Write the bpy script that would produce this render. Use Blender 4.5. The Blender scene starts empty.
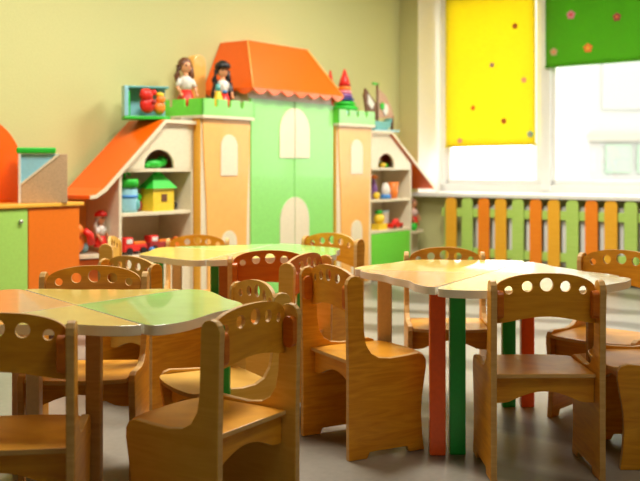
import bpy, math, random
from mathutils import Vector, Matrix
random.seed(7)
S = bpy.context.scene
COL = S.collection
PI = math.pi

# ------------------------------------------------------------------ materials
def nt(name):
    m = bpy.data.materials.new(name); m.use_nodes = True
    t = m.node_tree
    return m, t, t.nodes['Principled BSDF']

def plain(name, col, rough=.5, coat=0., bump=0., bscale=60, var=0.05, metal=0.):
    m, t, b = nt(name)
    b.inputs['Roughness'].default_value = rough
    b.inputs['Metallic'].default_value = metal
    b.inputs['Coat Weight'].default_value = coat
    tc = t.nodes.new('ShaderNodeTexCoord')
    n = t.nodes.new('ShaderNodeTexNoise'); n.inputs['Scale'].default_value = bscale
    n.inputs['Detail'].default_value = 3
    t.links.new(tc.outputs['Object'], n.inputs['Vector'])
    r = t.nodes.new('ShaderNodeValToRGB')
    r.color_ramp.elements[0].position = .3; r.color_ramp.elements[1].position = .7
    r.color_ramp.elements[0].color = tuple(c*(1-var) for c in col) + (1,)
    r.color_ramp.elements[1].color = tuple(min(1, c*(1+var)) for c in col) + (1,)
    t.links.new(n.outputs['Fac'], r.inputs['Fac'])
    t.links.new(r.outputs['Color'], b.inputs['Base Color'])
    if bump:
        bp = t.nodes.new('ShaderNodeBump'); bp.inputs['Strength'].default_value = bump
        bp.inputs['Distance'].default_value = .004
        t.links.new(n.outputs['Fac'], bp.inputs['Height'])
        t.links.new(bp.outputs['Normal'], b.inputs['Normal'])
    return m

def wood(name, c1, c2, rough=.28, coat=.3, scale=(3, 3, 26)):
    m, t, b = nt(name)
    b.inputs['Roughness'].default_value = rough
    b.inputs['Coat Weight'].default_value = coat
    b.inputs['Coat Roughness'].default_value = .12
    b.inputs['Specular IOR Level'].default_value = .32
    tc = t.nodes.new('ShaderNodeTexCoord')
    mp = t.nodes.new('ShaderNodeMapping'); mp.inputs['Scale'].default_value = scale
    n = t.nodes.new('ShaderNodeTexNoise'); n.inputs['Scale'].default_value = 1.6
    n.inputs['Detail'].default_value = 6; n.inputs['Distortion'].default_value = 1.6
    r = t.nodes.new('ShaderNodeValToRGB')
    r.color_ramp.elements[0].position = .3; r.color_ramp.elements[1].position = .72
    r.color_ramp.elements[0].color = (*c1, 1); r.color_ramp.elements[1].color = (*c2, 1)
    t.links.new(tc.outputs['Object'], mp.inputs['Vector'])
    t.links.new(mp.outputs['Vector'], n.inputs['Vector'])
    t.links.new(n.outputs['Fac'], r.inputs['Fac'])
    t.links.new(r.outputs['Color'], b.inputs['Base Color'])
    return m

def cloth(name, col, trans=.5):
    m, t, b = nt(name)
    out = t.nodes['Material Output']
    tc = t.nodes.new('ShaderNodeTexCoord')
    n = t.nodes.new('ShaderNodeTexNoise'); n.inputs['Scale'].default_value = 160; n.inputs['Detail'].default_value = 4
    t.links.new(tc.outputs['Object'], n.inputs['Vector'])
    r = t.nodes.new('ShaderNodeValToRGB')
    r.color_ramp.elements[0].position = .35; r.color_ramp.elements[1].position = .65
    r.color_ramp.elements[0].color = tuple(c*.82 for c in col) + (1,)
    r.color_ramp.elements[1].color = (*col, 1)
    t.links.new(n.outputs['Fac'], r.inputs['Fac'])
    tr = t.nodes.new('ShaderNodeBsdfTranslucent')
    mx = t.nodes.new('ShaderNodeMixShader'); mx.inputs[0].default_value = trans
    b.inputs['Roughness'].default_value = .9
    t.links.new(r.outputs['Color'], b.inputs['Base Color'])
    t.links.new(r.outputs['Color'], tr.inputs['Color'])
    t.links.new(b.outputs[0], mx.inputs[1]); t.links.new(tr.outputs[0], mx.inputs[2])
    t.links.new(mx.outputs[0], out.inputs['Surface'])
    return m

M = {}
M['wood'] = wood('chair_wood', (.66, .25, .012), (.86, .40, .030), .34, .04)
M['wood_red'] = wood('chair_wood_red', (.54, .115, .008), (.68, .19, .014), .34, .04)
M['wood_pale'] = wood('chair_wood_pale', (.80, .44, .07), (.90, .54, .12), .34, .04)
M['wood_edge'] = wood('ply_edge', (.62, .34, .11), (.75, .46, .18), .45, 0)
M['cream'] = plain('cream_laminate', (.80, .70, .50), .4, .1)
M['cream_in'] = plain('cream_board', (.78, .70, .52), .5)
M['orange'] = plain('orange_laminate', (.92, .125, .002), .35, .2, var=.03)
M['dorange'] = plain('orange_door', (.86, .19, .012), .3, .2, var=.03)
M['peach'] = plain('peach_laminate', (.92, .46, .11), .4, .15, var=.04, bscale=20)
M['amber'] = plain('amber_laminate', (.90, .46, .05), .4, .1)
M['green'] = plain('green_laminate', (.27, .72, .16), .35, .2, var=.04)
M['limeg'] = plain('lime_laminate', (.40, .70, .14), .35, .2, var=.04)
M['brightg'] = plain('bright_green_laminate', (.16, .72, .06), .35, .2)
M['wall'] = plain('wall_paint', (.58, .57, .26), .85, bump=.25, bscale=90, var=.03)
M['white'] = plain('white_plastic', (.82, .82, .80), .35, var=.02)
M['reveal'] = plain('white_plaster', (.82, .78, .70), .8, var=.02)
M['ceil'] = plain('ceiling_paint', (.82, .80, .74), .9, var=.02)
M['fam'] = wood('fence_amber', (.80, .38, .02), (.88, .45, .04), .4, .1)
M['fgr'] = wood('fence_green', (.40, .62, .12), (.48, .68, .17), .4, .1)
M['for'] = wood('fence_orange', (.84, .21, .01), (.90, .27, .02), .4, .1)
M['ty'] = plain('table_yellow', (.78, .58, .14), .24, .35, var=.04, bscale=14)
M['tg'] = plain('table_green', (.33, .66, .16), .24, .35, var=.05, bscale=14)
M['to'] = plain('table_peach', (.84, .42, .13), .24, .35, var=.04, bscale=14)
M['tc'] = plain('table_glare_cream', (.80, .70, .40), .22, .4, var=.04, bscale=14)  # cream paints window glare into the right table's tops
M['lgreen'] = plain('leg_green', (.012, .42, .07), .3, .2)
M['lred'] = plain('leg_red', (.88, .12, .012), .3, .2)
M['lpink'] = plain('leg_pale_pink', (.84, .64, .50), .35, .2)
M['ltan'] = wood('leg_tan', (.42, .20, .05), (.55, .28, .08), .4, .1)
M['lbrown'] = wood('leg_brown', (.34, .10, .02), (.42, .15, .03), .4, .1)
M['edge'] = plain('white_edge_band', (.88, .84, .74), .4, .1, var=.01)
M['metal'] = plain('grey_metal', (.55, .54, .5), .35, metal=.8)
M['cork'] = plain('cork_tan', (.56, .38, .22), .9, bump=.5, bscale=220, var=.18)
for nme, c in dict(red=(.75, .02, .012), dred=(.35, .02, .02), blue=(.05, .25, .65), lblue=(.30, .62, .75),
                   teal=(.12, .42, .42), yellow=(.90, .62, .03), black=(.012, .010, .012), skin=(.80, .36, .17),
                   brown=(.16, .055, .02), pgreen=(.02, .52, .03), pink=(.80, .25, .32), tanc=(.60, .40, .20),
                   wht=(.80, .76, .70), por=(.90, .22, .02), navy=(.02, .03, .18), grey=(.40, .34, .27),
                   purple=(.25, .10, .35), lpk=(.80, .55, .50)).items():
    M[nme] = plain('toy_' + nme, c, .45, .1)
M['yblind'] = cloth('yellow_blind_cloth', (.95, .82, .05), .55)
M['gblind'] = cloth('green_blind_cloth', (.13, .50, .012), .35)

def floor_mat():
    m, t, b = nt('floor_lino')
    tc = t.nodes.new('ShaderNodeTexCoord')
    mp = t.nodes.new('ShaderNodeMapping'); mp.inputs['Scale'].default_value = (1.0, 1.0, 1)
    w = t.nodes.new('ShaderNodeTexWave'); w.inputs['Scale'].default_value = .45
    w.inputs['Distortion'].default_value = 9; w.inputs['Detail'].default_value = 1.5
    w.inputs['Detail Scale'].default_value = 1.3
    n = t.nodes.new('ShaderNodeTexNoise'); n.inputs['Scale'].default_value = 40
    r = t.nodes.new('ShaderNodeValToRGB')
    r.color_ramp.elements[0].position = .12; r.color_ramp.elements[1].position = .5
    r.color_ramp.elements[0].color = (.15, .125, .095, 1); r.color_ramp.elements[1].color = (.37, .34, .29, 1)
    mx = t.nodes.new('ShaderNodeMixRGB'); mx.blend_type = 'MULTIPLY'; mx.inputs[0].default_value = .25
    t.links.new(tc.outputs['Object'], mp.inputs['Vector'])
    t.links.new(mp.outputs['Vector'], w.inputs['Vector']); t.links.new(mp.outputs['Vector'], n.inputs['Vector'])
    t.links.new(w.outputs['Fac'], r.inputs['Fac'])
    t.links.new(r.outputs['Color'], mx.inputs[1]); t.links.new(n.outputs['Fac'], mx.inputs[2])
    t.links.new(mx.outputs['Color'], b.inputs['Base Color'])
    b.inputs['Roughness'].default_value = .38
    return m
M['floor'] = floor_mat()

def glass_mat():
    m, t, b = nt('window_glass')
    out = t.nodes['Material Output']
    g = t.nodes.new('ShaderNodeBsdfGlossy'); g.inputs['Roughness'].default_value = .02
    tr = t.nodes.new('ShaderNodeBsdfTransparent'); tr.inputs['Color'].default_value = (.98, .99, .98, 1)
    mx = t.nodes.new('ShaderNodeMixShader'); mx.inputs[0].default_value = .05
    t.links.new(tr.outputs[0], mx.inputs[1]); t.links.new(g.outputs[0], mx.inputs[2])
    t.links.new(mx.outputs[0], out.inputs['Surface'])
    return m
M['glass'] = glass_mat()

# ------------------------------------------------------------------ geometry helper
class MB:
    def __init__(s): s.v = []; s.f = []; s.m = []; s.sm = []
    def add(s, vs, fs, m=0, smooth=False):
        o = len(s.v); s.v += [tuple(p) for p in vs]
        for i, f in enumerate(fs):
            s.f.append([o+k for k in f]); s.m.append(m[i] if isinstance(m, list) else m); s.sm.append(smooth)
        return s
    def box(s, x0, x1, y0, y1, z0, z1, m=0):
        vs = [(x0,y0,z0),(x1,y0,z0),(x1,y1,z0),(x0,y1,z0),(x0,y0,z1),(x1,y0,z1),(x1,y1,z1),(x0,y1,z1)]
        return s.add(vs, [(0,3,2,1),(4,5,6,7),(0,1,5,4),(1,2,6,5),(2,3,7,6),(3,0,4,7)], m)
    def prism(s, poly, a0, a1, axis='y', mface=0, medge=0):
        # poly: 2D points; axis y -> (x,z); x -> (y,z); z -> (x,y)
        n = len(poly)
        def P(p, a):
            return {'y': (p[0], a, p[1]), 'x': (a, p[0], p[1]), 'z': (p[0], p[1], a)}[axis]
        area = sum(poly[i][0]*poly[(i+1) % n][1]-poly[(i+1) % n][0]*poly[i][1] for i in range(n))
        if area < 0: poly = poly[::-1]
        if axis == 'y': poly = poly[::-1]
        vs = [P(p, a0) for p in poly] + [P(p, a1) for p in poly]
        fs = [tuple(range(n))[::-1], tuple(range(n, 2*n))] + [(i, (i+1) % n, n+(i+1) % n, n+i) for i in range(n)]
        return s.add(vs, fs, [mface, mface] + [medge]*n)
    def lathe(s, prof, c=(0,0,0), n=20, m=0, sy=1.):
        vs = []; fs = []
        for r, z in prof:
            for k in range(n):
                a = 2*PI*k/n; vs.append((c[0]+r*math.cos(a), c[1]+sy*r*math.sin(a), c[2]+z))
        L = len(prof)
        for i in range(L-1):
            for k in range(n):
                fs.append((i*n+k, i*n+(k+1) % n, (i+1)*n+(k+1) % n, (i+1)*n+k))
        fs.append(tuple(range(n))[::-1]); fs.append(tuple((L-1)*n+k for k in range(n)))
        return s.add(vs, fs, m, True)
    def ell(s, c, r, m=0, n=14):
        if not isinstance(r, tuple): r = (r, r, r)
        pr = [(max(1e-4, math.sin(PI*i/8)), -math.cos(PI*i/8)) for i in range(9)]
        vs = []; fs = []
        for a, z in pr:
            for k in range(n):
                t = 2*PI*k/n; vs.append((c[0]+r[0]*a*math.cos(t), c[1]+r[1]*a*math.sin(t), c[2]+r[2]*z))
        for i in range(8):
            for k in range(n): fs.append((i*n+k, i*n+(k+1) % n, (i+1)*n+(k+1) % n, (i+1)*n+k))
        return s.add(vs, fs, m, True)
    def tube(s, pts, rad, m=0, n=10):
        pts = [Vector(p) for p in pts]; vs = []; fs = []
        if not isinstance(rad, (list, tuple)): rad = [rad]*len(pts)
        for i, p in enumerate(pts):
            d = (pts[min(i+1, len(pts)-1)]-pts[max(i-1, 0)]).normalized()
            a = d.cross(Vector((0,0,1)));
            if a.length < .05: a = d.cross(Vector((1,0,0)))
            a.normalize(); b = d.cross(a)
            for k in range(n):
                t = 2*PI*k/n; vs.append(p+(a*math.cos(t)+b*math.sin(t))*rad[i])
        for i in range(len(pts)-1):
            for k in range(n): fs.append((i*n+k, i*n+(k+1) % n, (i+1)*n+(k+1) % n, (i+1)*n+k))
        fs.append(tuple(range(n))[::-1]); fs.append(tuple((len(pts)-1)*n+k for k in range(n)))
        return s.add(vs, fs, m, True)
    def build(s, name, mats, parent=None, bevel=0., loc=None):
        me = bpy.data.meshes.new(name); me.from_pydata(s.v, [], s.f)
        if not isinstance(mats, (list, tuple)): mats = [mats]
        for k in mats: me.materials.append(M[k] if isinstance(k, str) else k)
        for p, mi, sm in zip(me.polygons, s.m, s.sm): p.material_index = mi; p.use_smooth = sm
        me.update()
        import bmesh
        bm = bmesh.new(); bm.from_mesh(me); bmesh.ops.recalc_face_normals(bm, faces=bm.faces); bm.to_mesh(me); bm.free()
        o = bpy.data.objects.new(name, me); COL.objects.link(o)
        if parent: o.parent = parent
        if loc: o.location = loc
        if bevel:
            b = o.modifiers.new('bevel', 'BEVEL'); b.width = bevel; b.segments = 2; b.limit_method = 'ANGLE'; b.angle_limit = math.radians(40)
        return o

# room frame: x along the castle wall (towards the window wall), y towards the castle wall
TH = math.radians(53.6)
U = (math.cos(TH), math.sin(TH)); O0 = (-.28*U[0], 7.1-.28*U[1])
def R2W(x, y): return (O0[0]+x*U[0]-y*U[1], O0[1]+x*U[1]+y*U[0])
def W2R(X, Y):
    dx, dy = X-O0[0], Y-O0[1]; return (dx*U[0]+dy*U[1], -dx*U[1]+dy*U[0])
def tag(o, label=None, cat=None, group=None, kind=None):
    if label: o['label'] = label
    if cat: o['category'] = cat
    if group: o['group'] = group
    if kind: o['kind'] = kind
    return o
def room(o):                       # a mesh built in room coordinates
    o.location = (O0[0], O0[1], 0); o.rotation_euler = (0, 0, TH); return o
def thing(name, label, cat, x, y, z=0, rot=0., group=None, world=False):
    o = bpy.data.objects.new(name, None); COL.objects.link(o); o.empty_display_size = .1
    if world: o.location = (x, y, z); o.rotation_euler = (0, 0, rot)
    else:
        w = R2W(x, y); o.location = (w[0], w[1], z); o.rotation_euler = (0, 0, TH+rot)
    return tag(o, label, cat, group)
def struct(mb, name, mat, bevel=0.):
    return tag(room(mb.build(name, mat, None, bevel)), kind='structure')

def arch(cx, hw, z0, z1, n=14):    # arch outline, flat bottom; z1 is the crown
    zc = z1-hw
    return [(cx-hw, z0)] + [(cx-hw*math.cos(PI*i/n), zc+hw*math.sin(PI*i/n)) for i in range(n+1)] + [(cx+hw, z0)]

# ------------------------------------------------------------------ the room
YW, XW = .40, 2.071
XL, YN = -8.2, -7.4
ZC = 3.05
WH0, WH1 = .70, 2.62                       # window opening heights
W1 = (YW-3.55, YW-.19)                    # first window y range
TK = .42
struct(MB().box(XL-.2, XW+TK, YN-.2, YW+.2, -.12, 0), 'floor', 'floor')
struct(MB().box(XL-.2, XW+TK, YN-.2, YW+.2, ZC, ZC+.15), 'ceiling', 'ceil')
struct(MB().box(XL-.2, XW+TK, YW, YW+.2, 0, ZC), 'wall_back', 'wall')
struct(MB().box(XL-.2, XL, YN, YW, 0, ZC), 'wall_left', 'wall')
struct(MB().box(XL-.2, XW+TK, YN-.2, YN, 0, ZC), 'wall_front', 'wall')
w = MB()
w.box(XW, XW+TK, YN, YW, 0, WH0-.03)
w.box(XW, XW+TK, YN, YW, WH1, ZC)
w.box(XW, XW+TK, W1[1], YW, WH0-.03, WH1); w.box(XW, XW+TK, YN, W1[0], WH0-.03, WH1)
struct(w, 'wall_right', 'wall')
lin = MB()
for a, b in (W1,):
    lin.box(XW-.002, XW+TK, b-.004, b, WH0, WH1); lin.box(XW-.002, XW+TK, a, a+.004, WH0, WH1)
    lin.box(XW-.002, XW+TK, a, b, WH1-.004, WH1)
struct(lin, 'trim_1', 'reveal')
struct(MB().box(XL, XW, YW-.015, YW, 0, .07), 'baseboard_back', 'cream', .003)
for i, (a, b) in enumerate((W1,)):
    struct(MB().box(XW-.15, XW+TK, a-.03, b, WH0-.03, WH0+.005), 'trim_%d' % (i+2), 'white', .006)

def window(n, y0, y1, mull):
    # frame with mullions and one pane per bay; y0 < y1
    fr = MB(); X0, X1 = XW+TK, XW+TK+.07; t = .055
    fr.box(X0, X1, y0, y1, WH0, WH0+.075); fr.box(X0, X1, y0, y1, WH1-.08, WH1)
    fr.box(X0, X1, y0, y0+t, WH0, WH1); fr.box(X0, X1, y1-t, y1, WH0, WH1)
    ys = [y0]+mull+[y1]
    for m in mull: fr.box(X0-.012, X1, m-.045, m+.045, WH0+.02, WH1)
    f = struct(fr, 'window_%d' % n, 'white', .006)
    for k in range(len(ys)-1):
        a = ys[k]+(.045 if k else t); b = ys[k+1]-(.045 if k < len(ys)-2 else t)
        sm = MB(); s0 = .045
        for bx in ((a, b, WH0+.075, WH0+.075+s0), (a, b, WH1-.08-s0, WH1-.08), (a, a+s0, WH0+.075, WH1-.08), (b-s0, b, WH0+.075, WH1-.08)):
            sm.box(X0+.01, X1-.01, *bx)
        sm.build('sash', 'white', f, .005)
        MB().box(X0+.035, X0+.041, a+s0, b-s0, WH0+.12, WH1-.125).build('pane', 'glass', f)
    return f
window(1, W1[0], W1[1], [YW-2.45, YW-1.245])

# outdoors
gr = MB().box(XW+.6, XW+60, -60, 50, -.9, -.8)
struct(gr, 'ground', plain('outside_paving', (.55, .54, .50), .9))
b0 = thing('apartment_building', 'pale building seen outside through the right window pane, washed out by daylight', 'building', 8.5, 30, -.8, 0, world=True)
MB().box(0, 22, 0, 8, 0, 12).build('wall', plain('pale_render', (.27, .27, .255), .9), b0)
for k in range(5):
    MB().box(.4+k*3.2, 2.6+k*3.2, -.06, 0, 3.5, 5.1).build('window', plain('shade_glass', (.235, .235, .22), .4), b0)
MB().box(-.1, 22, -.14, 0, 2.5, 2.75).build('ledge', plain('ledge_beige', (.25, .235, .20), .9), b0)
for k in range(12):
    MB().box(.5+k*1.0, 1.3+k*1.0, -.08, 0, 1.5, 2.4).build('shutter', plain('pale_green_shutter', (.20, .27, .20), .6), b0)

# blinds
def flower(par, x, y, z, r, pet, mid):
    fm = MB()
    for k in range(5):
        a = 2*PI*k/5+.3
        cy, cz = y+.62*r*math.cos(a), z+.62*r*math.sin(a)
        fm.prism([(cy+.48*r*math.cos(t*PI/5), cz+.48*r*math.sin(t*PI/5)) for t in range(10)], x-.004, x, 'x')
    f = fm.build('flower', pet, par)
    MB().prism([(y+.32*r*math.cos(t*PI/5), z+.32*r*math.sin(t*PI/5)) for t in range(10)], x-.007, x-.002, 'x').build('flower_centre', mid, f)
def blind(name, label, q0, q1, off, zb, zt, mat, dots):
    t = thing(name, label, 'window blind', XW+off, YW-q0, zb)
    x0 = 0.; W = q1-q0
    mb = MB(); n = 26; rows = 14; vs = []; fs = []
    for j in range(rows+1):
        for i in range(n+1):
            f = i/n; g = j/rows
            wv = .004*math.sin(f*23+g*2)+.012*math.sin(f*PI)*(1-g)
            vs.append((x0-wv, -f*W, g*(zt-zb)+(.010*f if j == 0 else 0)))
    for j in range(rows):
        for i in range(n): a = j*(n+1)+i; fs.append((a, a+1, a+n+2, a+n+1))
    mb.add(vs, fs, 0, True); c = mb.build('cloth', mat, t)
    sd = c.modifiers.new('thick', 'SOLIDIFY'); sd.thickness = .0015
    MB().tube([(x0-.004, .005, .008), (x0-.018, -W/2, .014), (x0-.004, -W-.012, .018)], .009).build('hem_bar', mat, t)
    MB().tube([(x0, .02, zt-zb), (x0, -W-.02, zt-zb)], .022).build('roller', 'white', t)
    for q, z, r, a, b in dots: flower(t, x0-.018, -(q-q0), z-zb, r, a, b)
blind('roller_blind', 'bright yellow cloth blind with small flower appliques in left window', .27, 1.165, .375, 1.115, WH1-.04, 'yblind',
      [(.98, 2.19, .024, 'dred', 'por'), (.755, 1.858, .020, 'purple', 'yellow'), (1.066, 1.705, .022, 'pink', 'yellow'), (.563, 1.474, .022, 'por', 'red'),
       (.873, 1.346, .024, 'dred', 'por'), (1.125, 1.224, .026, 'teal', 'por'), (.429, 1.173, .022, 'pink', 'yellow')])
blind('roller_blind', 'short green cloth blind with large flower appliques above the right window pane', 1.262, 2.42, .375, 1.80, WH1-.04, 'gblind',
      [(1.5, 2.242, .036, 'pink', 'red'), (1.9, 2.187, .034, 'dred', 'por'), (1.651, 1.946, .038, 'por', 'yellow'), (1.345, 1.934, .032, 'tanc', 'por')])

# radiator and picket fence in front of it
rt = thing('radiator', 'white ribbed radiator behind the coloured picket screen', 'radiator', XW-.05, YW-.75, 0)
for k in range(2): MB().box(-.03, .02, -1.9, 0, .14+k*.42, .17+k*.42).build('header_pipe', 'white', rt, .006)
MB2 = MB()
for k in range(24): MB2.box(-.035, .015, -.03-k*.078, .03-k*.078-.02, .12, .61)
MB2.build('rib_panel', 'white', rt, .004)
for yy in (-.1, -1.8): MB().box(-.02, .0, yy-.015, yy+.015, 0, .13).build('foot', 'white', rt)
ft = thing('picket_fence', 'low screen of rounded green, orange and amber boards under window sill', 'fence', XW-.12, YW, 0)
for zz in (.16, .50): MB().box(.0, .018, -3.5, -.50, zz, zz+.075).build('rail', 'fgr', ft, .003)
pm = {}
for c in ('fam', 'fgr', 'for'):
    b = .052
    pm[c] = MB().prism([(-b, .03), (b, .03)] + [(b*math.cos(PI*i/12), .625+b*math.sin(PI*i/12)) for i in range(13)], -.018, 0, 'x').build('picket', c, ft, .003)
cyc = ['fam', 'fgr', 'for']
for k in range(19):
    c = cyc[k % 3]
    if k < 3: o = pm[c]
    else:
        o = pm[c].copy(); COL.objects.link(o); o.parent = ft
    o.location = (0, -(.602+.1576*k), 0)
for yy in (-.55, -3.45): MB().box(.0, .03, yy-.02, yy+.02, 0, .62).build('post', 'fgr', ft)

# ------------------------------------------------------------------ castle furniture
YB = YW-.004
# central cabinet
ct = thing('castle_cabinet', 'tall green two-door castle cabinet with arched cream window shapes and orange roof', 'cabinet', -.04, 0, 0)
MB().box(-.485, .485, .012, YB, 0, 1.49).build('body', 'cream', ct, .004)
for sx in (-1, 1):
    d = MB().box(min(.003*sx, .48*sx), max(.003*sx, .48*sx), -.008, .012, .05, 1.405).build('door', 'green', ct, .002)
    def half(poly):
        return [(max(0, p[0]*sx)*sx + .004*sx, p[1]) for p in poly]
    hw = .175
    A = [(0, 1.0)] + [(hw*math.cos(PI/2*i/9), 1.185+hw*math.sin(PI/2*i/9)) for i in range(10)]
    A = [(.004, 1.0), (hw, 1.0)] + [(hw*math.cos(PI/2*i/9), 1.185+hw*math.sin(PI/2*i/9)) for i in range(9)] + [(.004, 1.36)]
    MB().prism([(p[0]*sx, p[1]) for p in A], -.014, -.008, 'y').build('window_shape', 'cream', d, .001)
    hw = .17
    A = [(.004, .06), (hw, .06)] + [(hw*math.cos(PI/2*i/9), .55+hw*math.sin(PI/2*i/9)) for i in range(9)] + [(.004, .72)]
    MB().prism([(p[0]*sx, p[1]) for p in A], -.014, -.008, 'y').build('door_shape', 'cream', d, .001)
# roof: hipped box, scalloped hem
xb, xt = .53, .345; yf, yt = -.07, .14; zb, zt = 1.47, 1.825; yr = YB
r = MB()
r.add([(-xb, yf, zb), (xb, yf, zb), (xb, yr, zb), (-xb, yr, zb), (-xt, yt, zt), (xt, yt, zt), (xt, yr, zt), (-xt, yr, zt)],
      [(0,3,2,1),(4,5,6,7),(0,1,5,4),(1,2,6,5),(2,3,7,6),(3,0,4,7)])
rf = r.build('roof', 'orange', ct, .003)
def scal(x0, x1, zt_, dep, n):
    P = [(x0, zt_), (x0, zt_-dep*.2)]
    for k in range(n):
        for i in range(1, 9):
            f = (k+i/8); P.append((x0+(x1-x0)*f/n, zt_-dep*.2-dep*math.sin(PI*i/8)))
    return P+[(x1, zt_)]
MB().prism(scal(-xb, xb, zb+.002, .035, 7), yf-.001, yf+.014, 'y').build('scalloped_hem', 'orange', rf)
for sx in (-1, 1):
    MB().prism(scal(yf, yr, zb+.002, .035, 3), min(sx*xb, sx*(xb-.014)), max(sx*xb, sx*(xb-.014)), 'x').build('scalloped_hem', 'orange', rf)
MB().tube([(-xb, yf, zb), (-xt, yt, zt)], .005).build('hip_trim', 'peach', rf)
MB().tube([(xb, yf, zb), (xt, yt, zt)], .005).build('hip_trim', 'peach', rf)

def tower(cx, label, tb_):
    t = thing('castle_tower', label, 'cabinet', cx, 0, 0, group=None)
    w = .238
    MB().box(-.235, .235, -.03, YB-.002, tb_-.012, tb_).build('top_board', 'cream', t)
    MB().box(-w, w, -.02, YB, 0, 1.268).build('body', 'cream', t, .003)
    sd = MB().box(-w-.004, -w, -.018, YB, .02, 1.25).build('side_board', 'amber', t)
    MB().box(w, w+.004, -.018, YB, .02, 1.25).build('side_board', 'amber', t)
    L = [(-w+.008, 1.245), (-w+.02, 1.0), (-w+.045, .7), (-w+.055, .4), (-w+.055, .03)]
    Rr = [(w-.045, .03), (w-.045, .4), (w-.035, .7), (w-.015, 1.0), (w-.006, 1.245)]
    d = MB().prism(L+Rr, -.030, -.02, 'y').build('door', 'peach', t, .002)
    MB().prism(arch(.015, .082, .88, 1.15), -.036, -.030, 'y').build('window_shape', 'cream', d, .001)
    MB().prism(arch(.015, .075, .05, .52), -.036, -.030, 'y').build('door_shape', 'cream', d, .001)
    # crenellated crown on three sides
    def cren(a0, a1, n, z0=1.268, z1=1.375, g=.042):
        P = [(a0, z0), (a0, z1)]; tw = (a1-a0)/n
        for k in range(1, n):
            c = a0+tw*k; P += [(c-.018, z1), (c-.018, z1-g), (c-.011, z1-g-.008), (c+.011, z1-g-.008), (c+.018, z1-g), (c+.018, z1)]
        return P+[(a1, z1), (a1, z0)]
    MB().prism(cren(-w-.012, w+.012, 4), -.05, -.034, 'y').build('crown', 'green', t)
    for sx in (-1, 1):
        a, b = sorted((sx*(w+.012), sx*(w+.001)))
        MB().prism(cren(-.05, YB-.01, 3), a, b, 'x').build('crown', 'brightg' if sx < 0 else 'green', t)
    MB().box(-w-.014, w+.014, -.052, YB, 1.248, 1.268).build('crown_ledge', 'cream', t, .003)
    return t
tower(-.785, 'castle tower cabinet with peach door, left of the green castle doors', 1.285)
tower(.705, 'castle tower cabinet with peach door, right of the green castle doors', 1.345)

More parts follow.
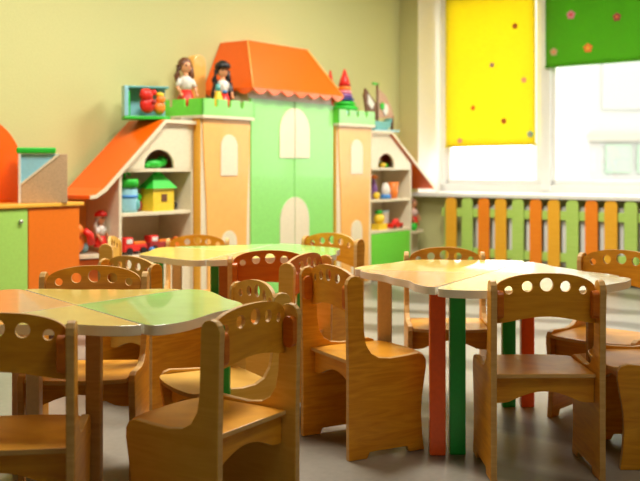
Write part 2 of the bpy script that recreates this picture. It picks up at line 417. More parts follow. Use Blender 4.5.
def house(sx, label):
    t = thing('castle_house_shelf', label, 'shelf', 0, 0, 0)
    I, PK_, ST, TP, CX = (1.04, 1.30, 1.66, 1.895, 1.335) if sx < 0 else (.96, 1.30, 1.655, 2.02, 1.25)
    X = lambda a: sx*a
    DZ = .012
    def bx(a, b, y0, y1, z0, z1, nm, mt, bev=.002, par=t, lab=None):
        a, b = sorted((X(a), X(b))); o = MB().box(a, b, y0, y1, z0, z1).build(nm, mt, par, bev)
        if lab: o['label'] = lab
        return o
    y0 = .03; YR = .33
    ze = .77; slope = lambda x: 1.196+DZ+(ze-1.196-DZ)*(x-PK_)/(TP-.09-PK_)      # underside of the roof at x
    bx(I, I+.02, y0, YB, 0, 1.18, 'side_panel', 'cream_in')
    MB().prism([(X(ST-.022), 0), (X(ST), 0), (X(ST), slope(ST)), (X(ST-.022), slope(ST-.022))], y0, YR, 'y').build('side_panel', 'cream_in', t, .002)
    MB().prism([(X(a), z) for a, z in [(I+.02, 0), (ST-.022, 0), (ST-.022, slope(ST-.022)-.01), (PK_, 1.19), (I+.02, 1.19)]], YR-.012, YR, 'y').build('back_panel', 'cream_in', t)
    for z in (.655, .40, .05): bx(I+.02, ST-.022, y0+.004, YR-.012, z-.011, z+.011, 'shelf_board', 'cream')
    bx(I+.02, ST-.022, y0+.001, YR-.012, .908, .928, 'shelf_board', 'cream')
    gp = MB()
    xs = sorted(set([I, PK_, ST]+[CX-.125*math.cos(PI*i/16) for i in range(17)]))
    topz = lambda x: 1.207 if x <= PK_ else 1.207+(slope(ST)-1.207)*(x-PK_)/(ST-PK_)
    hz = lambda x: .945+.10*math.sqrt(max(0, 1-((x-CX)/.125)**2)) if abs(x-CX) < .1249 else .928
    for p, q in zip(xs[:-1], xs[1:]):
        zp, zq = hz(p), hz(q)
        if abs((p+q)/2-CX) < .125: zp = max(zp, .945); zq = max(zq, .945)
        gp.prism([(X(p), zp), (X(q), zq), (X(q), topz(q)), (X(p), topz(p))], y0, y0+.016, 'y')
    gp.build('gable_panel', 'cream', t)
    if sx > 0: bx(I+.024, ST-.022, y0, y0+.016, .06, .385, 'door', 'brightg', lab='bright green lower door')
    else: bx(I+.024, ST-.022, y0, y0+.016, .06, .385, 'door', 'cream')
    if sx < 0:
        out = [(I, 1.208), (PK_, 1.208), (TP-.12, .80), (TP-.05, .762), (TP, .757)]
        top = [(TP, .777), (TP-.045, .782), (TP-.107, .818), (PK_+.01, 1.228), (I, 1.228)]
    else:
        out = [(I, 1.208), (PK_, 1.208), (TP-.02, .745), (TP, .735)]
        top = [(TP, .76), (PK_+.01, 1.228), (I, 1.228)]
    rb = MB().prism([(X(a), z) for a, z in out+top], y0-.02, YR, 'y', 0, 0).build('roof', 'orange', t)
    MB().prism([(X(a), z) for a, z in out+top], y0-.026, y0-.02, 'y').build('edge_band', 'cream', rb)
    MB().prism([(X(a), z) for a, z in [(I, 1.2285), (I, 1.231), (PK_, 1.231), (PK_, 1.2285)]], y0-.02, YR, 'y').build('ridge_board', 'cream', rb)
    q = [(ST, YR), (ST, .055), (ST+.16, .055), (ST+.235, .09), (ST+.255, .20), (ST+.26, YR)]
    if sx > 0: q = [(ST, YR), (ST, .04), (ST+.22, .04), (ST+.32, .10), (ST+.35, .20), (ST+.35, YR)]
    MB().prism([(X(a), y) for a, y in q], .355 if sx > 0 else .415, .375 if sx > 0 else .435, 'z').build('shelf_board', 'cream', t)
    if sx < 0:
        MB().prism([(X(a), z) for a, z in [(ST, 0), (1.90, 0), (1.90, .73), (TP-.11, .77), (ST, slope(ST)-.01)]], YR-.012, YR, 'y').build('side_board', 'peach', t)  # added panel: peach paints the roof's orange bounce on the shaded wall
        MB().box(-1.90, -ST, .13, YR-.012, .0, .40).build('lower_cupboard', 'dorange', t, .003)
    else:
        MB().box(ST, 1.95, .13, YR-.012, .0, .34).build('lower_cupboard', 'cream_in', t, .003)
    return t
hl = house(-1, 'open toy shelf shaped like a half house with orange roof, left of castle')
hr = house(1, 'open toy shelf shaped like a half house with orange roof, right of castle beside window')

# low cabinet at the left
cb = thing('low_cabinet', 'low cabinet with lime green and orange doors under amber top, at left wall', 'cabinet', -2.64, 0, 0)
MB().box(-.68, .655, .0, YB, .06, .725).build('body', 'dorange', cb, .003)
MB().box(-.64, .62, .03, YB, 0, .06).build('plinth', 'brown', cb)
MB().box(-.70, .675, -.03, YB, .725, .745).build('top_board', 'amber', cb, .004)
MB().box(.315, .65, -.018, -.001, .07, .72).build('door', 'dorange', cb, .002)['label'] = 'orange door'
d = MB().box(-.34, .31, -.018, -.001, .07, .72).build('door', 'limeg', cb, .002); d['label'] = 'lime green door with small knob'
MB().ell((.262, -.026, .655), (.012, .012, .012)).build('knob', 'metal', d)
MB().box(-.675, -.345, -.018, -.001, .07, .72).build('door', 'dorange', cb, .002)
ab = thing('arched_board', 'large orange round-topped board standing upright on the low cabinet behind the box', 'toy board', -2.43, .30, .745)
MB().prism([(-.30, 0), (.30, 0)] + [(.30*math.cos(PI*i/24), .13+.34*math.sin(PI*i/24)) for i in range(25)], -.02, .02, 'y').build('panel', 'orange', ab, .003)
MB().box(-.2, .2, -.05, .05, 0, .02).build('foot', 'orange', ab)
bt = thing('storage_box', 'tan textured box with slanted pale blue top corner and green lid bar on low cabinet', 'box', -2.155, .085, .745, -.62)
bt.scale = (.93, .93, .93)
MB().prism([(-.125, 0), (.135, 0), (.135, .285), (.095, .285), (-.125, .105)], -.08, .08, 'y').build('body', 'cork', bt, .003)
MB().prism([(-.125, .115), (.085, .285), (-.125, .285)], -.07, .07, 'y').build('slanted_window', 'lblue', bt)
MB().prism([(-.125, .102), (.095, .282), (.085, .292), (-.125, .116)], -.085, .08, 'y').build('trim_strip', 'cream', bt)
MB().box(-.140, -.125, -.085, .085, 0, .29).build('side_trim', 'wht', bt, .003)
MB().box(-.150, .07, -.09, .09, .288, .322).build('lid_bar', 'pgreen', bt, .008)

# ------------------------------------------------------------------ toys
def doll(label, x, y, z, s, hair, dress, top_, shoe, rot=0, hat=None, cloak=None, name='doll'):
    t = thing('doll', label, 'doll', x, y, z, rot)
    b = MB(); sk = []
    b.ell((0, 0, .80*s), (.095*s, .10*s, .115*s))
    b.lathe([(.045*s, .60*s), (.04*s, .70*s)], n=10)
    b.lathe([(.09*s, .25*s), (.10*s, .34*s), (.075*s, .46*s), (.11*s, .58*s), (.05*s, .63*s)], n=12)
    for sx in (-1, 1):
        b.tube([(sx*.10*s, 0, .57*s), (sx*.17*s, -.03*s, .44*s), (sx*.15*s, -.11*s, .33*s)], [.035*s, .03*s, .024*s])
        b.ell((sx*.15*s, -.125*s, .315*s), .03*s)
        b.tube([(sx*.05*s, 0, .28*s), (sx*.06*s, -.02*s, .14*s), (sx*.06*s, 0, .03*s)], [.05*s, .04*s, .032*s])
    b.ell((0, -.118*s, .79*s), (.014*s, .02*s, .014*s))
    bo = b.build('body', 'skin', t)
    for sx in (-1, 1): MB().ell((sx*.045*s, -.102*s, .82*s), .016*s).build('eye', 'black', bo)
    h = MB(); h.ell((0, .035*s, .84*s), (.125*s, .115*s, .13*s))
    h.tube([(-.11*s, .04*s, .82*s), (-.14*s, .05*s, .65*s), (-.12*s, .05*s, .50*s)], [.05*s, .055*s, .03*s])
    h.tube([(.11*s, .04*s, .82*s), (.14*s, .05*s, .65*s), (.12*s, .05*s, .50*s)], [.05*s, .055*s, .03*s])
    h.build('hair', hair, t)
    MB().lathe([(.17*s, .14*s), (.15*s, .25*s), (.09*s, .42*s)], n=14).build('skirt', dress, t)
    c = MB().lathe([(.095*s, .40*s), (.105*s, .50*s), (.125*s, .58*s), (.06*s, .64*s)], n=14)
    for sx in (-1, 1): c.tube([(sx*.10*s, 0, .58*s), (sx*.165*s, -.02*s, .46*s)], [.05*s, .042*s])
    c.build('blouse', top_, t)
    for sx in (-1, 1): MB().ell((sx*.06*s, -.02*s, .03*s), (.04*s, .065*s, .03*s)).build('shoe', shoe, t)
    if hat: MB().lathe([(.15*s, .86*s), (.14*s, .93*s), (.05*s, 1.0*s)], n=14).build('hat', hat, t)
    if cloak:
        MB().lathe([(.15*s, .12*s), (.16*s, .30*s), (.14*s, .50*s), (.09*s, .64*s)], c=(0, .075*s, 0), n=16, sy=.7).build('cloak', cloak, t)
        for sx in (-1, 1): MB().tube([(sx*.13*s, -.01*s, .60*s), (sx*.18*s, -.01*s, .36*s), (sx*.17*s, .0, .14*s)], [.05*s, .06*s, .05*s]).build('cloak_front', cloak, t)
        MB().ell((0, -.10*s, .50*s), (.05*s, .03*s, .08*s)).build('shirt_front', 'wht', t)
        MB().ell((0, -.10*s, .42*s), (.05*s, .04*s, .03*s)).build('sash', 'blue', t)
    return t
ZT = 1.285
doll('doll with brown hair, white sleeves and red dress standing on left castle tower', -.945, .19, ZT, .385, 'brown', 'red', 'wht', 'brown', -.3)
doll('doll in black hooded cloak with red skirt standing on left castle tower before roof', -.665, .12, ZT, .37, 'black', 'red', 'wht', 'dred', -.4, 'black', 'black')
tb = thing('toy_board', 'tall amber round-topped wooden piece standing behind dolls on left tower', 'toy board', -.745, .29, ZT)
MB().prism(arch(0, .062, 0, .41), -.035, .035, 'y').build('board', 'peach', tb, .006)
MB().box(-.06, .06, -.05, .05, 0, .012).build('foot', 'amber', tb)
yt_ = thing('toy_bottle', 'small yellow toy bottle with blue cap beside black cloaked doll', 'toy', -.775, .06, ZT)
MB().lathe([(.03, 0), (.036, .08), (.02, .14), (.014, .155)], n=14).build('body', 'yellow', yt_)
MB().lathe([(.018, .155), (.014, .20)], n=10).build('cap', 'teal', yt_)

# boxed toy set on the left house ridge
bs = thing('toy_shop_box', 'blue and green framed display box of red and orange toys on left house ridge', 'toy', -1.335, .13, 1.231, -.62)
MB().box(-.13, .12, .10, .112, 0, .20).build('back_panel', 'lblue', bs)
MB().box(-.15, .13, -.05, .115, 0, .02).build('base', 'pgreen', bs, .003)
MB().box(-.15, -.125, -.05, .112, .02, .205).build('side_panel', 'lblue', bs, .003)
MB().box(-.128, -.115, -.045, .112, .02, .17).build('inner_frame', 'pgreen', bs, .003)
MB().box(-.15, .13, .0, .112, .195, .208).build('top_rail', 'teal', bs, .003)
ta = thing('plush_toy', 'red plush toy sitting in the blue and green box', 'toy', -1.345, .125, 1.252)
MB().ell((0, 0, .07), (.055, .04, .055)).ell((-.02, -.01, .13), (.045, .04, .04)).build('body', 'red', ta)
MB().ell((.01, -.045, .085), .016).build('nose', 'dred', ta)
for sx in (-1, 1): MB().ell((sx*.045, -.01, .148), .018).build('ear', 'red', ta)
tb2 = thing('plush_toy', 'orange plush toy with yellow cap at right end of the display box', 'toy', -1.255, .115, 1.252)
MB().ell((0, 0, .055), (.04, .035, .045)).ell((0, -.01, .105), .03).build('body', 'por', tb2)
MB().ell((.0, -.005, .135), (.028, .028, .018)).build('cap', 'yellow', tb2)
bk = tag(room(MB().box(-1.15, -1.05, .03, .09, 1.2315, 1.25).build('flat_box', 'grey', None, .003)), 'grey flat game box lying before the tan picture book', 'box')
bk.location = (O0[0], O0[1], 0)
bk2 = tag(room(MB().box(-1.17, -1.05, .20, .31, 1.2315, 1.25).build('picture_book', 'tanc', None, .003)), 'tan picture book lying between display box and left tower', 'book')

# stacking rings
def pyramid(x, y, z, s, sr, label):
    t = thing('stacking_rings', label, 'toy', x, y, z)
    MB().lathe([(.075*sr, 0), (.08*sr, .015*s), (.07*sr, .03*s)], n=24).build('base', 'lblue', t)
    zz = .03*s
    for r_, h, c in ((.078, .05, 'pgreen'), (.064, .035, 'pgreen'), (.055, .035, 'navy'), (.046, .032, 'purple'), (.042, .03, 'pink'), (.037, .04, 'por')):
        rr = r_*sr; hh = h*s
        MB().lathe([(rr*.8, zz), (rr, zz+hh*.3), (rr, zz+hh*.7), (rr*.8, zz+hh)], n=24).build('ring', c, t); zz += hh
    MB().lathe([(.036*sr, zz), (.028*sr, zz+.05*s), (.006*s, zz+.15*s)], n=20).build('cone_tip', 'red', t)
pyramid(.715, .08, 1.345, .90, 1.38, 'stacking ring toy with green rings and red cone tip on right castle tower')
cn = thing('toy_cone', 'red toy cone standing behind the orange castle roof edge', 'toy', .80, .28, 1.345)
MB().lathe([(.04, 0), (.042, .02), (.042, .17), (.006, .37)], n=18).build('cone', 'red', cn)
MB().lathe([(.055, 0), (.05, .018)], n=18).build('base', 'por', cn)

# sail ship
sh = thing('toy_ship', 'toy sailing ship with striped sails and blue hull on right house ridge', 'toy', 1.25, .12, 1.232)
sh.scale = (1.22, 1.22, 1.12)
MB().box(-.10, .21, -.05, .06, 0, .014).build('stand', 'lblue', sh, .003)
hl_ = MB(); prof = [(-.09, .055), (-.06, .075), (.10, .075), (.16, .105), (.12, .03), (.08, .014), (-.05, .014)]
hl_.prism(prof, -.03, .03, 'y').build('hull', 'teal', sh, .006)
MB().tube([(.0, 0, .05), (.0, 0, .36)], .008).build('mast', 'brown', sh)
MB().box(-.055, .015, -.006, .006, .345, .36).build('flag', 'pgreen', sh)
stripe = bpy.data.materials.new('striped_sail'); stripe.use_nodes = True
t_ = stripe.node_tree; wv = t_.nodes.new('ShaderNodeTexWave'); wv.inputs['Scale'].default_value = 14
tc_ = t_.nodes.new('ShaderNodeTexCoord'); cr = t_.nodes.new('ShaderNodeValToRGB')
cr.color_ramp.elements[0].position = .45; cr.color_ramp.elements[1].position = .55
cr.color_ramp.elements[0].color = (.45, .10, .07, 1); cr.color_ramp.elements[1].color = (.72, .58, .40, 1)
t_.links.new(tc_.outputs['Object'], wv.inputs['Vector']); t_.links.new(wv.outputs['Fac'], cr.inputs['Fac'])
t_.links.new(cr.outputs['Color'], t_.nodes['Principled BSDF'].inputs['Base Color'])
MB().prism([(.01, .32), (.10, .27), (.17, .19), (.21, .11), (.01, .10)], -.007, .007, 'y').build('main_sail', stripe, sh)
MB().prism([(-.015, .20), (-.15, .31), (-.17, .26), (-.13, .11), (-.02, .09)], -.007, .007, 'y').build('fore_sail', 'brown', sh)
MB().prism([(-.05, .20), (-.125, .27), (-.13, .2), (-.08, .16)], -.012, -.007, 'y').build('sail_patch', 'wht', sh)
MB().ell((.045, -.014, .19), (.028, .006, .028)).build('round_badge', 'pgreen', sh)
MB().ell((.09, -.012, .165), (.035, .006, .045)).build('pale_emblem', 'wht', sh)
MB().tube([(.19, 0, .012), (.195, 0, .13)], .010).build('stern_post', 'brown', sh)

# toys in the left house
def blob(nm, label, cat, x, y, z, parts):
    t = thing(nm, label, cat, x, y, z)
    for pn, mt, fn in parts:
        mb = MB(); fn(mb); mb.build(pn, mt, t)
    return t
blob('plush_frog', 'green soft toy lying in the arched attic of left house shelf', 'toy', -1.32, .10, .928, [
    ('body', 'pgreen', lambda m: m.ell((0, 0, .03), (.09, .04, .03)).ell((.07, 0, .045), (.035, .035, .035))),
    ('leg', 'pgreen', lambda m: m.tube([(-.06, -.02, .02), (-.10, -.03, .02)], .016)),
    ('eye', 'black', lambda m: m.ell((.085, -.03, .06), .008))])
S1, S2 = .666, .411
blob('toy_jar', 'clear blue toy jar with green screw lid on left house middle shelf', 'jar', -1.525, .10, S1, [
    ('body', 'lblue', lambda m: m.lathe([(.052, 0), (.056, .02), (.056, .13), (.05, .15)], n=20)),
    ('label', 'blue', lambda m: m.lathe([(.0575, .085), (.0575, .105)], n=20)),
    ('figure', 'teal', lambda m: m.ell((.03, -.045, .045), (.022, .014, .035))),
    ('lid', 'pgreen', lambda m: m.lathe([(.062, .15), (.062, .19), (.055, .20)], n=20)),
    ('handle', 'pgreen', lambda m: m.tube([(-.03, 0, .20), (-.028, 0, .235), (-.005, 0, .24), (.01, 0, .22)], .008))])
blob('toy_figure', 'small red and green figure between jar and yellow toy house', 'toy', -1.41, .14, S1, [
    ('body', 'dred', lambda m: m.ell((0, 0, .035), (.03, .025, .035))), ('head', 'pgreen', lambda m: m.ell((0, 0, .085), (.024, .024, .028)))])
blob('toy_house', 'yellow toy house with green hipped roof on left house middle shelf', 'toy house', -1.285, .10, S1, [
    ('body', 'yellow', lambda m: m.box(-.088, .088, -.055, .055, 0, .145)),
    ('window', 'brown', lambda m: m.box(-.02, .025, -.06, -.055, .06, .105)),
    ('roof', 'pgreen', lambda m: m.add([(-.105, -.07, .14), (.105, -.07, .14), (.105, .07, .14), (-.105, .07, .14), (-.035, 0, .235), (.035, 0, .235)],
                                        [(0,3,2,1),(0,1,5,4),(1,2,5),(2,3,4,5),(3,0,4)])),
    ('chimney', 'pgreen', lambda m: m.ell((0, 0, .24), (.03, .02, .014)))])
blob('toy_dinosaur', 'dark green toy animal on shelf right of yellow toy house', 'toy', -1.115, .16, S1, [
    ('body', 'black', lambda m: m.ell((0, 0, .03), (.05, .04, .03))),
    ('neck', 'pgreen', lambda m: m.tube([(-.01, 0, .04), (-.03, 0, .08), (-.025, 0, .13)], [.022, .016, .012])),
    ('spot', 'yellow', lambda m: m.ell((-.03, -.018, .07), .012))])
def truck(label, x, y, z, c1, c2, cab):
    t = thing('toy_truck', label, 'toy truck', x, y, z)
    MB().box(-.09, .09, -.03, .03, .02, .06).build('chassis', c1, t, .004)
    MB().box(-.09, -.02, -.03, .03, .06, .105).build('cab', cab, t, .006)
    MB().box(-.075, -.03, -.033, -.03, .07, .095).build('side_window', 'wht', t)
    MB().box(-.005, .085, -.025, .025, .06, .075).build('load', c2, t, .003)
    for xx in (-.055, .055):
        for yy in (-.034, .034):
            wmb = MB(); wmb.prism([(xx+.022*math.cos(2*PI*i/16), .022+.022*math.sin(2*PI*i/16)) for i in range(16)], yy-.007, yy+.007, 'y').build('wheel', 'black', t)
truck('red toy truck with white windows at left on the lower house shelf', -1.49, .10, S2, 'red', 'por', 'red')
truck('dark red and orange toy truck further right on the lower house shelf', -1.265, .12, S2, 'dred', 'por', 'red')
blob('toy_figure', 'small dark-headed figure standing behind the red toy truck', 'toy', -1.545, .20, S2, [
    ('body', 'dred', lambda m: m.lathe([(.028, 0), (.03, .08), (.015, .12)], n=12)), ('head', 'black', lambda m: m.ell((0, 0, .145), .032))])
blob('toy_block', 'orange toy block at right end of the lower left house shelf', 'toy', -1.11, .12, S2, [
    ('body', 'por', lambda m: m.box(-.035, .035, -.03, .03, 0, .07)), ('stud', 'por', lambda m: m.lathe([(.015, .07), (.015, .085)], n=12))])
tag(room(MB().ell((-1.378, .05, S2+.0205), .020).build('ball', 'blue')), 'small blue ball before the toy trucks', 'ball')
# left side shelf toys
doll('white rag doll with red cap sitting on side shelf under left roof slope', -1.715, .125, .435, .25, 'wht', 'red', 'wht', 'por', .2, 'red')
blob('plush_toy', 'red and orange plush animal slumped on side shelf at left', 'toy', -1.85, .14, .436, [
    ('body', 'por', lambda m: m.ell((-.02, .03, .06), (.06, .05, .06))),
    ('head', 'por', lambda m: m.ell((-.03, -.0, .14), (.04, .04, .04))),
    ('trunk', 'red', lambda m: m.tube([(.0, -.03, .14), (.03, -.045, .11), (.045, -.04, .06)], [.020, .022, .024])),
    ('ear', 'red', lambda m: m.ell((-.065, .0, .16), (.02, .012, .03)))])
tag(room(MB().ell((-1.765, .215, .435+.0285), .028).build('ball', 'lblue')), 'pale blue ball on side shelf by plush animal', 'ball')

# toys in the right house
blob('toy_lemon', 'small yellow and green toy in dark arched attic of right house', 'toy', 1.30, .10, .928, [
    ('body', 'yellow', lambda m: m.ell((0, 0, .022), (.04, .025, .022))), ('leaf', 'pgreen', lambda m: m.ell((.05, 0, .02), (.025, .02, .02)))])
blob('toy_bottle', 'purple bottle with orange cap on right house middle shelf', 'toy', 1.225, .14, S1, [
    ('body', 'purple', lambda m: m.lathe([(.03, 0), (.034, .09), (.02, .14), (.014, .17)], n=16)), ('cap', 'por', lambda m: m.lathe([(.035, .17), (.04, .185), (.02, .20)], n=16))])
blob('toy_bottle', 'white and blue bottle beside the purple one on right house shelf', 'toy', 1.31, .075, S1, [
    ('body', 'wht', lambda m: m.lathe([(.036, .02), (.04, .08), (.026, .12), (.014, .135)], n=16)), ('base', 'blue', lambda m: m.lathe([(.045, 0), (.045, .03), (.036, .04)], n=16))])
blob('toy_cup', 'orange toy beaker at the right of right house middle shelf', 'cup', 1.45, .09, S1, [
    ('body', 'por', lambda m: m.lathe([(.034, 0), (.046, .06), (.04, .075), (.052, .14)], n=18)), ('handle', 'por', lambda m: m.tube([(.045, 0, .12), (.075, 0, .10), (.045, 0, .06)], .008))])
tag(room(MB().ell((1.17, .075, S1+.03), .03).build('ball', 'yellow')), 'yellow ball at left end of right house middle shelf', 'ball')
blob('toy_duck', 'yellow and green toy duck on lower shelf of right house', 'toy', 1.25, .10, S2, [
    ('body', 'yellow', lambda m: m.ell((0, 0, .09), (.055, .045, .045)).box(-.06, .06, -.04, .04, 0, .05)),
    ('head', 'pgreen', lambda m: m.ell((-.01, 0, .145), (.035, .03, .02)))])
blob('toy_box', 'white toy box behind red toys on lower right shelf', 'box', 1.40, .16, S2, [
    ('body', 'wht', lambda m: m.box(-.045, .045, -.03, .03, 0, .14)), ('lid', 'lblue', lambda m: m.box(-.048, .048, -.033, .033, .14, .15))])
blob('toy_car', 'red toy car on lower shelf of right house', 'toy car', 1.45, .07, S2, [
    ('body', 'red', lambda m: m.box(-.085, .085, -.03, .03, .01, .045)), ('cabin', 'red', lambda m: m.ell((.01, 0, .05), (.05, .028, .035))),
    ('wheel', 'black', lambda m: m.ell((-.05, -.03, .016), (.016, .006, .016))), ('wheel', 'black', lambda m: m.ell((.05, -.03, .016), (.016, .006, .016)))])
doll('doll with pink blouse and red skirt on low shelf between right house and window', 1.86, .13, .375, .29, 'brown', 'red', 'lpk', 'red', -.2)
blob('toy_bucket', 'green toy bucket beside the doll right of the castle', 'toy', 1.765, .08, .375, [
    ('body', 'pgreen', lambda m: m.lathe([(.03, 0), (.038, .06)], n=16)), ('rim', 'pgreen', lambda m: m.lathe([(.041, .06), (.041, .068)], n=16))])

# ------------------------------------------------------------------ chairs (local: x across, y forward from the back, z up)
def side_profile():
    P = [(0, 0), (0, .30), (-.004, .50), (-.006, .575)]
    for i in range(7):
        a = PI-PI*i/6; P.append((.024+.030*math.cos(a), .575+.028*math.sin(a)))
    P += [(.056, .50), (.058, .42), (.066, .375), (.085, .345), (.115, .328), (.16, .322), (.22, .325), (.27, .329), (.292, .322), (.302, .305),
          (.303, .28), (.295, .235), (.286, .18), (.283, .12), (.287, .06), (.295, 0), (.235, 0), (.225, .02), (.08, .02), (.07, 0)]
    return P
def backrest_mesh():
    mb = MB(); HW = .152; n = 76
    holes = [(-.113, .571, .0125), (-.058, .583, .0165), (0, .589, .0205), (.058, .583, .0165), (.113, .571, .0125)]
    xs = set(round(-HW+2*HW*i/n, 5) for i in range(n+1))
    for hx, hz, hr in holes:
        for i in range(13): xs.add(round(hx-hr*math.cos(PI*i/12), 5))
    xs = sorted(xs); cols = []
    T = .012
    def yb(x): return .040-.016*(1-(x/HW)**2)
    for x in xs:
        f = abs(x)/HW
        top = .574+.049*math.sqrt(max(0, 1-f**2.2)) if f < 1 else .574
        bot = .470+.022*math.cos(min(1, f*1.05)*PI/2)**1.3
        best = min(holes, key=lambda h: abs(h[0]-x)); d = abs(x-best[0])
        hh = math.sqrt(max(0, best[2]**2-d**2)) if d < best[2] else 0
        zc = best[1] if d < best[2]+1e-6 else None
        if zc is None:
            k = sorted(holes, key=lambda h: abs(h[0]-x))[:1][0]; zc = k[1]
        zc = min(zc, top-.008)
        cols.append((x, bot, zc-hh, zc+hh, top))
    V = []; Fc = []
    idx = []
    for sgn in (0, 1):
        row = []
        for x, b, h0, h1, t in cols:
            r = []
            for z in (b, h0, h1, t):
                if r and z == h1 and abs(h1-h0) < 1e-6 and len(r) == 2: r.append(r[1]); continue
                V.append((x, yb(x)+(-T/2 if sgn == 0 else T/2), z)); r.append(len(V)-1)
            row.append(r)
        idx.append(row)
    def sheet(k, flip):
        row = idx[k]; out = []
        for i in range(len(row)-1):
            a, b = row[i], row[i+1]
            for lo, hi in ((0, 1), (2, 3)):
                q = [a[lo], b[lo], b[hi], a[hi]]
                out.append(q[::-1] if flip else q)
        return out
    F0 = sheet(0, False); F1 = sheet(1, True)
    half = len(V)//2
    cnt = {}
    for f in F0:
        for i in range(4):
            e = (f[i], f[(i+1) % 4]); k = tuple(sorted(e)); cnt.setdefault(k, []).append(e)
    rim = [v[0] for v in cnt.values() if len(v) == 1]
    Fr = [(b, a, a+half, b+half) for a, b in rim if a != b]
    mb.add(V, F0+F1+Fr, [0]*(len(F0)+len(F1))+[1]*len(Fr), False)
    return mb
chair_group = "small plywood children's chairs around the tables"
def chair_proto(name):
    t = bpy.data.objects.new(name, None); COL.objects.link(t); t.empty_display_size = .1
    for sx in (-1, 1):
        a, b = sorted((sx*.154, sx*.174))
        MB().prism(side_profile(), a, b, 'x', 0, 1).build('side_panel', ['wood', 'wood_edge'], t, .003)
        c, d = sorted((sx*.134, sx*.154))
        P = [(.012+.017*math.cos(PI+PI*i/8), .505-.017*abs(math.sin(PI*i/8))) for i in range(9)] + [(.012+.017*math.cos(PI*i/8), .555+.017*math.sin(PI*i/8)) for i in range(9)]
        MB().prism(P, c, d, 'x').build('cleat', 'wood_red', t, .002)
    backrest_mesh().build('backrest', ['wood', 'wood_edge'], t)
    st = [(-.152, .03), (.152, .03), (.152, .30)] + [(.152*math.cos(PI*i/12), .30+.035*math.sin(PI*i/12)) for i in range(1, 12)] + [(-.152, .30)]
    MB().prism(st, .303, .316, 'z', 0, 1).build('seat', ['wood', 'wood_edge'], t, .002)
    for y0 in (.045, .255):
        P = [(-.152, .302), (-.152, .225)] + [(-.152+.304*i/14, .225+.035*math.sin(PI*min(1, max(0, (i/14-.12)/.76)))) for i in range(1, 14)] + [(.152, .225), (.152, .302)]
        MB().prism(P, y0, y0+.014, 'y', 0, 1).build('apron', ['wood', 'wood_edge'], t, .001)
    return t
proto = chair_proto('wooden_chair')
used = [False]
def set_wood(o, w):
    if w == 'wood': return
    for k, s in enumerate(o.material_slots):
        if k == 0 and s.material == M['wood']:
            s.link = 'OBJECT'; s.material = M[w]
def chair(label, X, Y, face, w='wood', wp=None, sc=1.):
    """X,Y = centre of the back; face = direction the sitter looks, degrees from +X"""
    if not used[0]: r = proto; used[0] = True; kids = list(proto.children)
    else:
        r = proto.copy(); COL.objects.link(r); kids = []
        for ch in PK:
            c = ch.copy(); COL.objects.link(c); c.parent = r; kids.append(c)
    for c in kids: set_wood(c, (wp or w) if c.name.startswith('side_panel') else w)
    r.location = (X, Y, 0); r.rotation_euler = (0, 0, math.radians(face-90)); r.scale = (sc, sc, sc)
    tag(r, label, 'chair', chair_group)
PK = list(proto.children)
chair('wooden chair seen from behind at near side of right table, straight on', .685, 2.85, 91)
chair('wooden chair turned sideways left of right table, holes showing green behind', .012, 3.19, 28, sc=.985)
chair('wooden chair at far right, turned towards right table before the picket fence', 1.18, 3.68, 228)
chair('wooden chair cut off by bottom right edge, only its seat and side panel showing', 1.235, 3.12, 178)
chair('large near wooden chair seen from behind at right end of green-topped table', -.145, 2.35, 147, 'wood', 'wood_pale', .975)
chair('wooden chair at bottom left corner seen straight from behind', -.715, 2.08, 97)
chair('wooden chair behind the left table, facing it, in front of orange cabinet', -.735, 3.12, 272)
chair('wooden chair standing in gap between left table and back table, angled to the right', -.765, 3.72, 50, 'wood_pale', 'wood', .95)
chair('wooden chair whose back end only peeks above another at left of back table', -.985, 4.36, 5, 'wood_pale')
chair('wooden chair on far side of back table before the left tower door', -.64, 5.0, 270, sc=.94)
chair('reddish wooden chair seen from behind at near side of back table', -.20, 3.80, 92, 'wood_red', 'wood', .975)
chair('pale wooden chair partly hidden behind nearest angled chair at green table end', -.17, 2.96, 209, 'wood_pale', sc=.95)
chair('reddish wooden chair squeezed behind angled chair, pale side panel showing', -.025, 3.52, 155, 'wood_red', 'wood_pale')
chair('wooden chair at right end of back table in front of castle doors', .075, 4.6, 230, 'wood')
chair('wooden chair on far side of right table facing camera before green shelf door', .525, 4.03, 268, sc=.97)
chair('wooden chair at left end of left table, only its seat edge inside picture', -1.30, 2.72, 0)

# ------------------------------------------------------------------ tables
def seg(pts, n=6):
    out = []
    L = len(pts)
    for i in range(L-1):
        p0 = pts[max(0, i-1)]; p1 = pts[i]; p2 = pts[i+1]; p3 = pts[min(L-1, i+2)]
        for k in range(n):
            t = k/n
            out.append(tuple(.5*((2*p1[j])+(-p0[j]+p2[j])*t+(2*p0[j]-5*p1[j]+4*p2[j]-p3[j])*t*t+(-p0[j]+3*p1[j]-3*p2[j]+p3[j])*t**3) for j in (0, 1)))
    out.append(pts[-1]); return out
side = [(.248, -.322), (.275, -.335), (.308, -.320), (.345, -.275), (.372, -.215), (.405, -.13), (.45, -.055), (.463, 0),
        (.45, .055), (.405, .13), (.372, .215), (.345, .275), (.308, .320), (.275, .335), (.248, .322)]
longe = [(.244, .328), (.215, .344), (.15, .343), (.08, .325), (0, .333), (-.08, .325), (-.15, .343), (-.215, .344), (-.244, .328)]
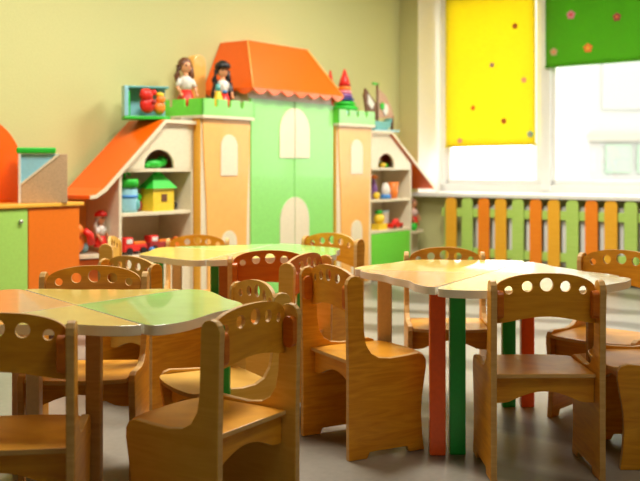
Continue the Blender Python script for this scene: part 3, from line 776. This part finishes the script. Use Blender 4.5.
def table(label, X, Y, rot, cols, legs, sc=1., ztop=.56, lw=.026):
    t = thing('kids_table', label, 'table', X, Y, 0, math.radians(rot), world=True)
    sd = seg(side); lg = seg(longe)
    neg = lambda P: [(-a, -b) for a, b in P]
    g = .0015
    for poly, c in ((sd, cols[0]), (lg, cols[1]), (neg(sd), cols[2]), (neg(lg), cols[3])):
        # pull the piece slightly away from its neighbours along its own axis
        cx = sum(p[0] for p in poly)/len(poly); cy = sum(p[1] for p in poly)/len(poly)
        d = math.hypot(cx, cy); ox, oy = cx/d*g, cy/d*g
        P = [(ox, oy)]+[(a*sc+ox*.3, b*sc+oy*.3) for a, b in poly]
        mb = MB(); n = len(P)
        vs = [(p[0], p[1], ztop-.026) for p in P]+[(p[0], p[1], ztop) for p in P]
        mb.add(vs, [tuple(range(n))[::-1], tuple(range(n, 2*n))]+[(i, (i+1) % n, n+(i+1) % n, n+i) for i in range(n)], [2, 0]+[1]*n)
        mb.build('tabletop_petal', [c, 'edge', 'cream_in'], t, .0015)
    MB().prism([(-.16*sc, -.13), (.16*sc, -.13), (.16*sc, .13), (-.16*sc, .13)], ztop-.05, ztop-.025, 'z').build('under_frame', 'wood_edge', t)
    inv = math.radians(-rot)
    for lx, ly, c in legs:
        dx, dy = lx-X, ly-Y
        a = dx*math.cos(inv)-dy*math.sin(inv); b = dx*math.sin(inv)+dy*math.cos(inv)
        o = MB().box(-lw, lw, -.018, .018, 0, ztop-.024).build('leg', c, t, .004, (a, b, 0))
        o.rotation_euler = (0, 0, inv)
table("left children's table with green, yellow and peach wavy tops", -.68, 2.65, 0, ['tg', 'ty', 'to', 'ty'],
      [(-.575, 2.42, 'ltan'), (-.80, 2.66, 'lpink'), (-.272, 2.678, 'lgreen'), (-.93, 2.94, 'lpink')], lw=.019)
table("right children's table with glare-tinted cream, yellow and peach wavy tops below the window", .60, 3.43, -67, ['tc', 'tc', 'ty', 'to'],
      [(.385, 3.12, 'lred'), (.452, 3.13, 'lgreen'), (.238, 3.50, 'lpink'), (.742, 3.74, 'lgreen'), (.815, 3.74, 'lred'), (.965, 3.34, 'ltan')], 1.12)
table("back children's table with green, yellow and orange wavy tops before the castle", -.35, 4.30, 20, ['tg', 'tg', 'ty', 'to'],
      [(-.62, 4.12, 'lpink'), (-.70, 4.125, 'lgreen'), (-.412, 4.07, 'lbrown'), (-.08, 4.15, 'lgreen'), (-.32, 4.52, 'lred'), (-.5, 4.52, 'lgreen')], lw=.02)

# ------------------------------------------------------------------ light
wd = bpy.data.worlds.new('World'); S.world = wd; wd.use_nodes = True
bg = wd.node_tree.nodes['Background']; bg.inputs[0].default_value = (1.0, .985, .95, 1); bg.inputs[1].default_value = 5.5
def area(name, x, y, z, sx, sy, e, rot, col=(1, 1, 1)):
    l = bpy.data.lights.new(name, 'AREA'); l.shape = 'RECTANGLE'; l.size = sx; l.size_y = sy; l.energy = e; l.color = col; l.spread = math.radians(165)
    o = bpy.data.objects.new(name, l); COL.objects.link(o); w_ = R2W(x, y); o.location = (w_[0], w_[1], z)
    o.rotation_euler = (rot[0], rot[1], rot[2]+TH); return o
# unseen fill lamps, added to brighten the castle end and the near edges
for i, (x, y, e) in enumerate(((.1, -1.4, 74), (-2.3, -1.3, 78), (-3.6, -4.0, 12))):
    lamp = thing('fill_lamp', 'rectangular white fill lamp added out of view above the room', 'lamp', x, y, ZC-.06, group='added fill lamps')
    MB().box(-.62, .62, -.32, .32, 0, .059).build('housing', 'white', lamp)
    area('fill_light', x, y, ZC-.075, 1.2, .6, e, (0, 0, 0), (1, .95, .84))

# ------------------------------------------------------------------ camera
cd = bpy.data.cameras.new('Camera'); cam = bpy.data.objects.new('Camera', cd); COL.objects.link(cam)
cam.location = (0, 0, .95); cam.rotation_euler = (PI/2, 0, 0)
cd.sensor_width = 36; cd.lens = 950/640*36; cd.shift_y = -75.5/640
cd.dof.use_dof = True; cd.dof.focus_distance = 2.9; cd.dof.aperture_fstop = 3.6
S.camera = cam
S.view_settings.view_transform = 'Standard'; S.view_settings.look = 'None'
S.view_settings.gamma = 1; S.view_settings.use_curve_mapping = False
S.view_settings.exposure = 0.14
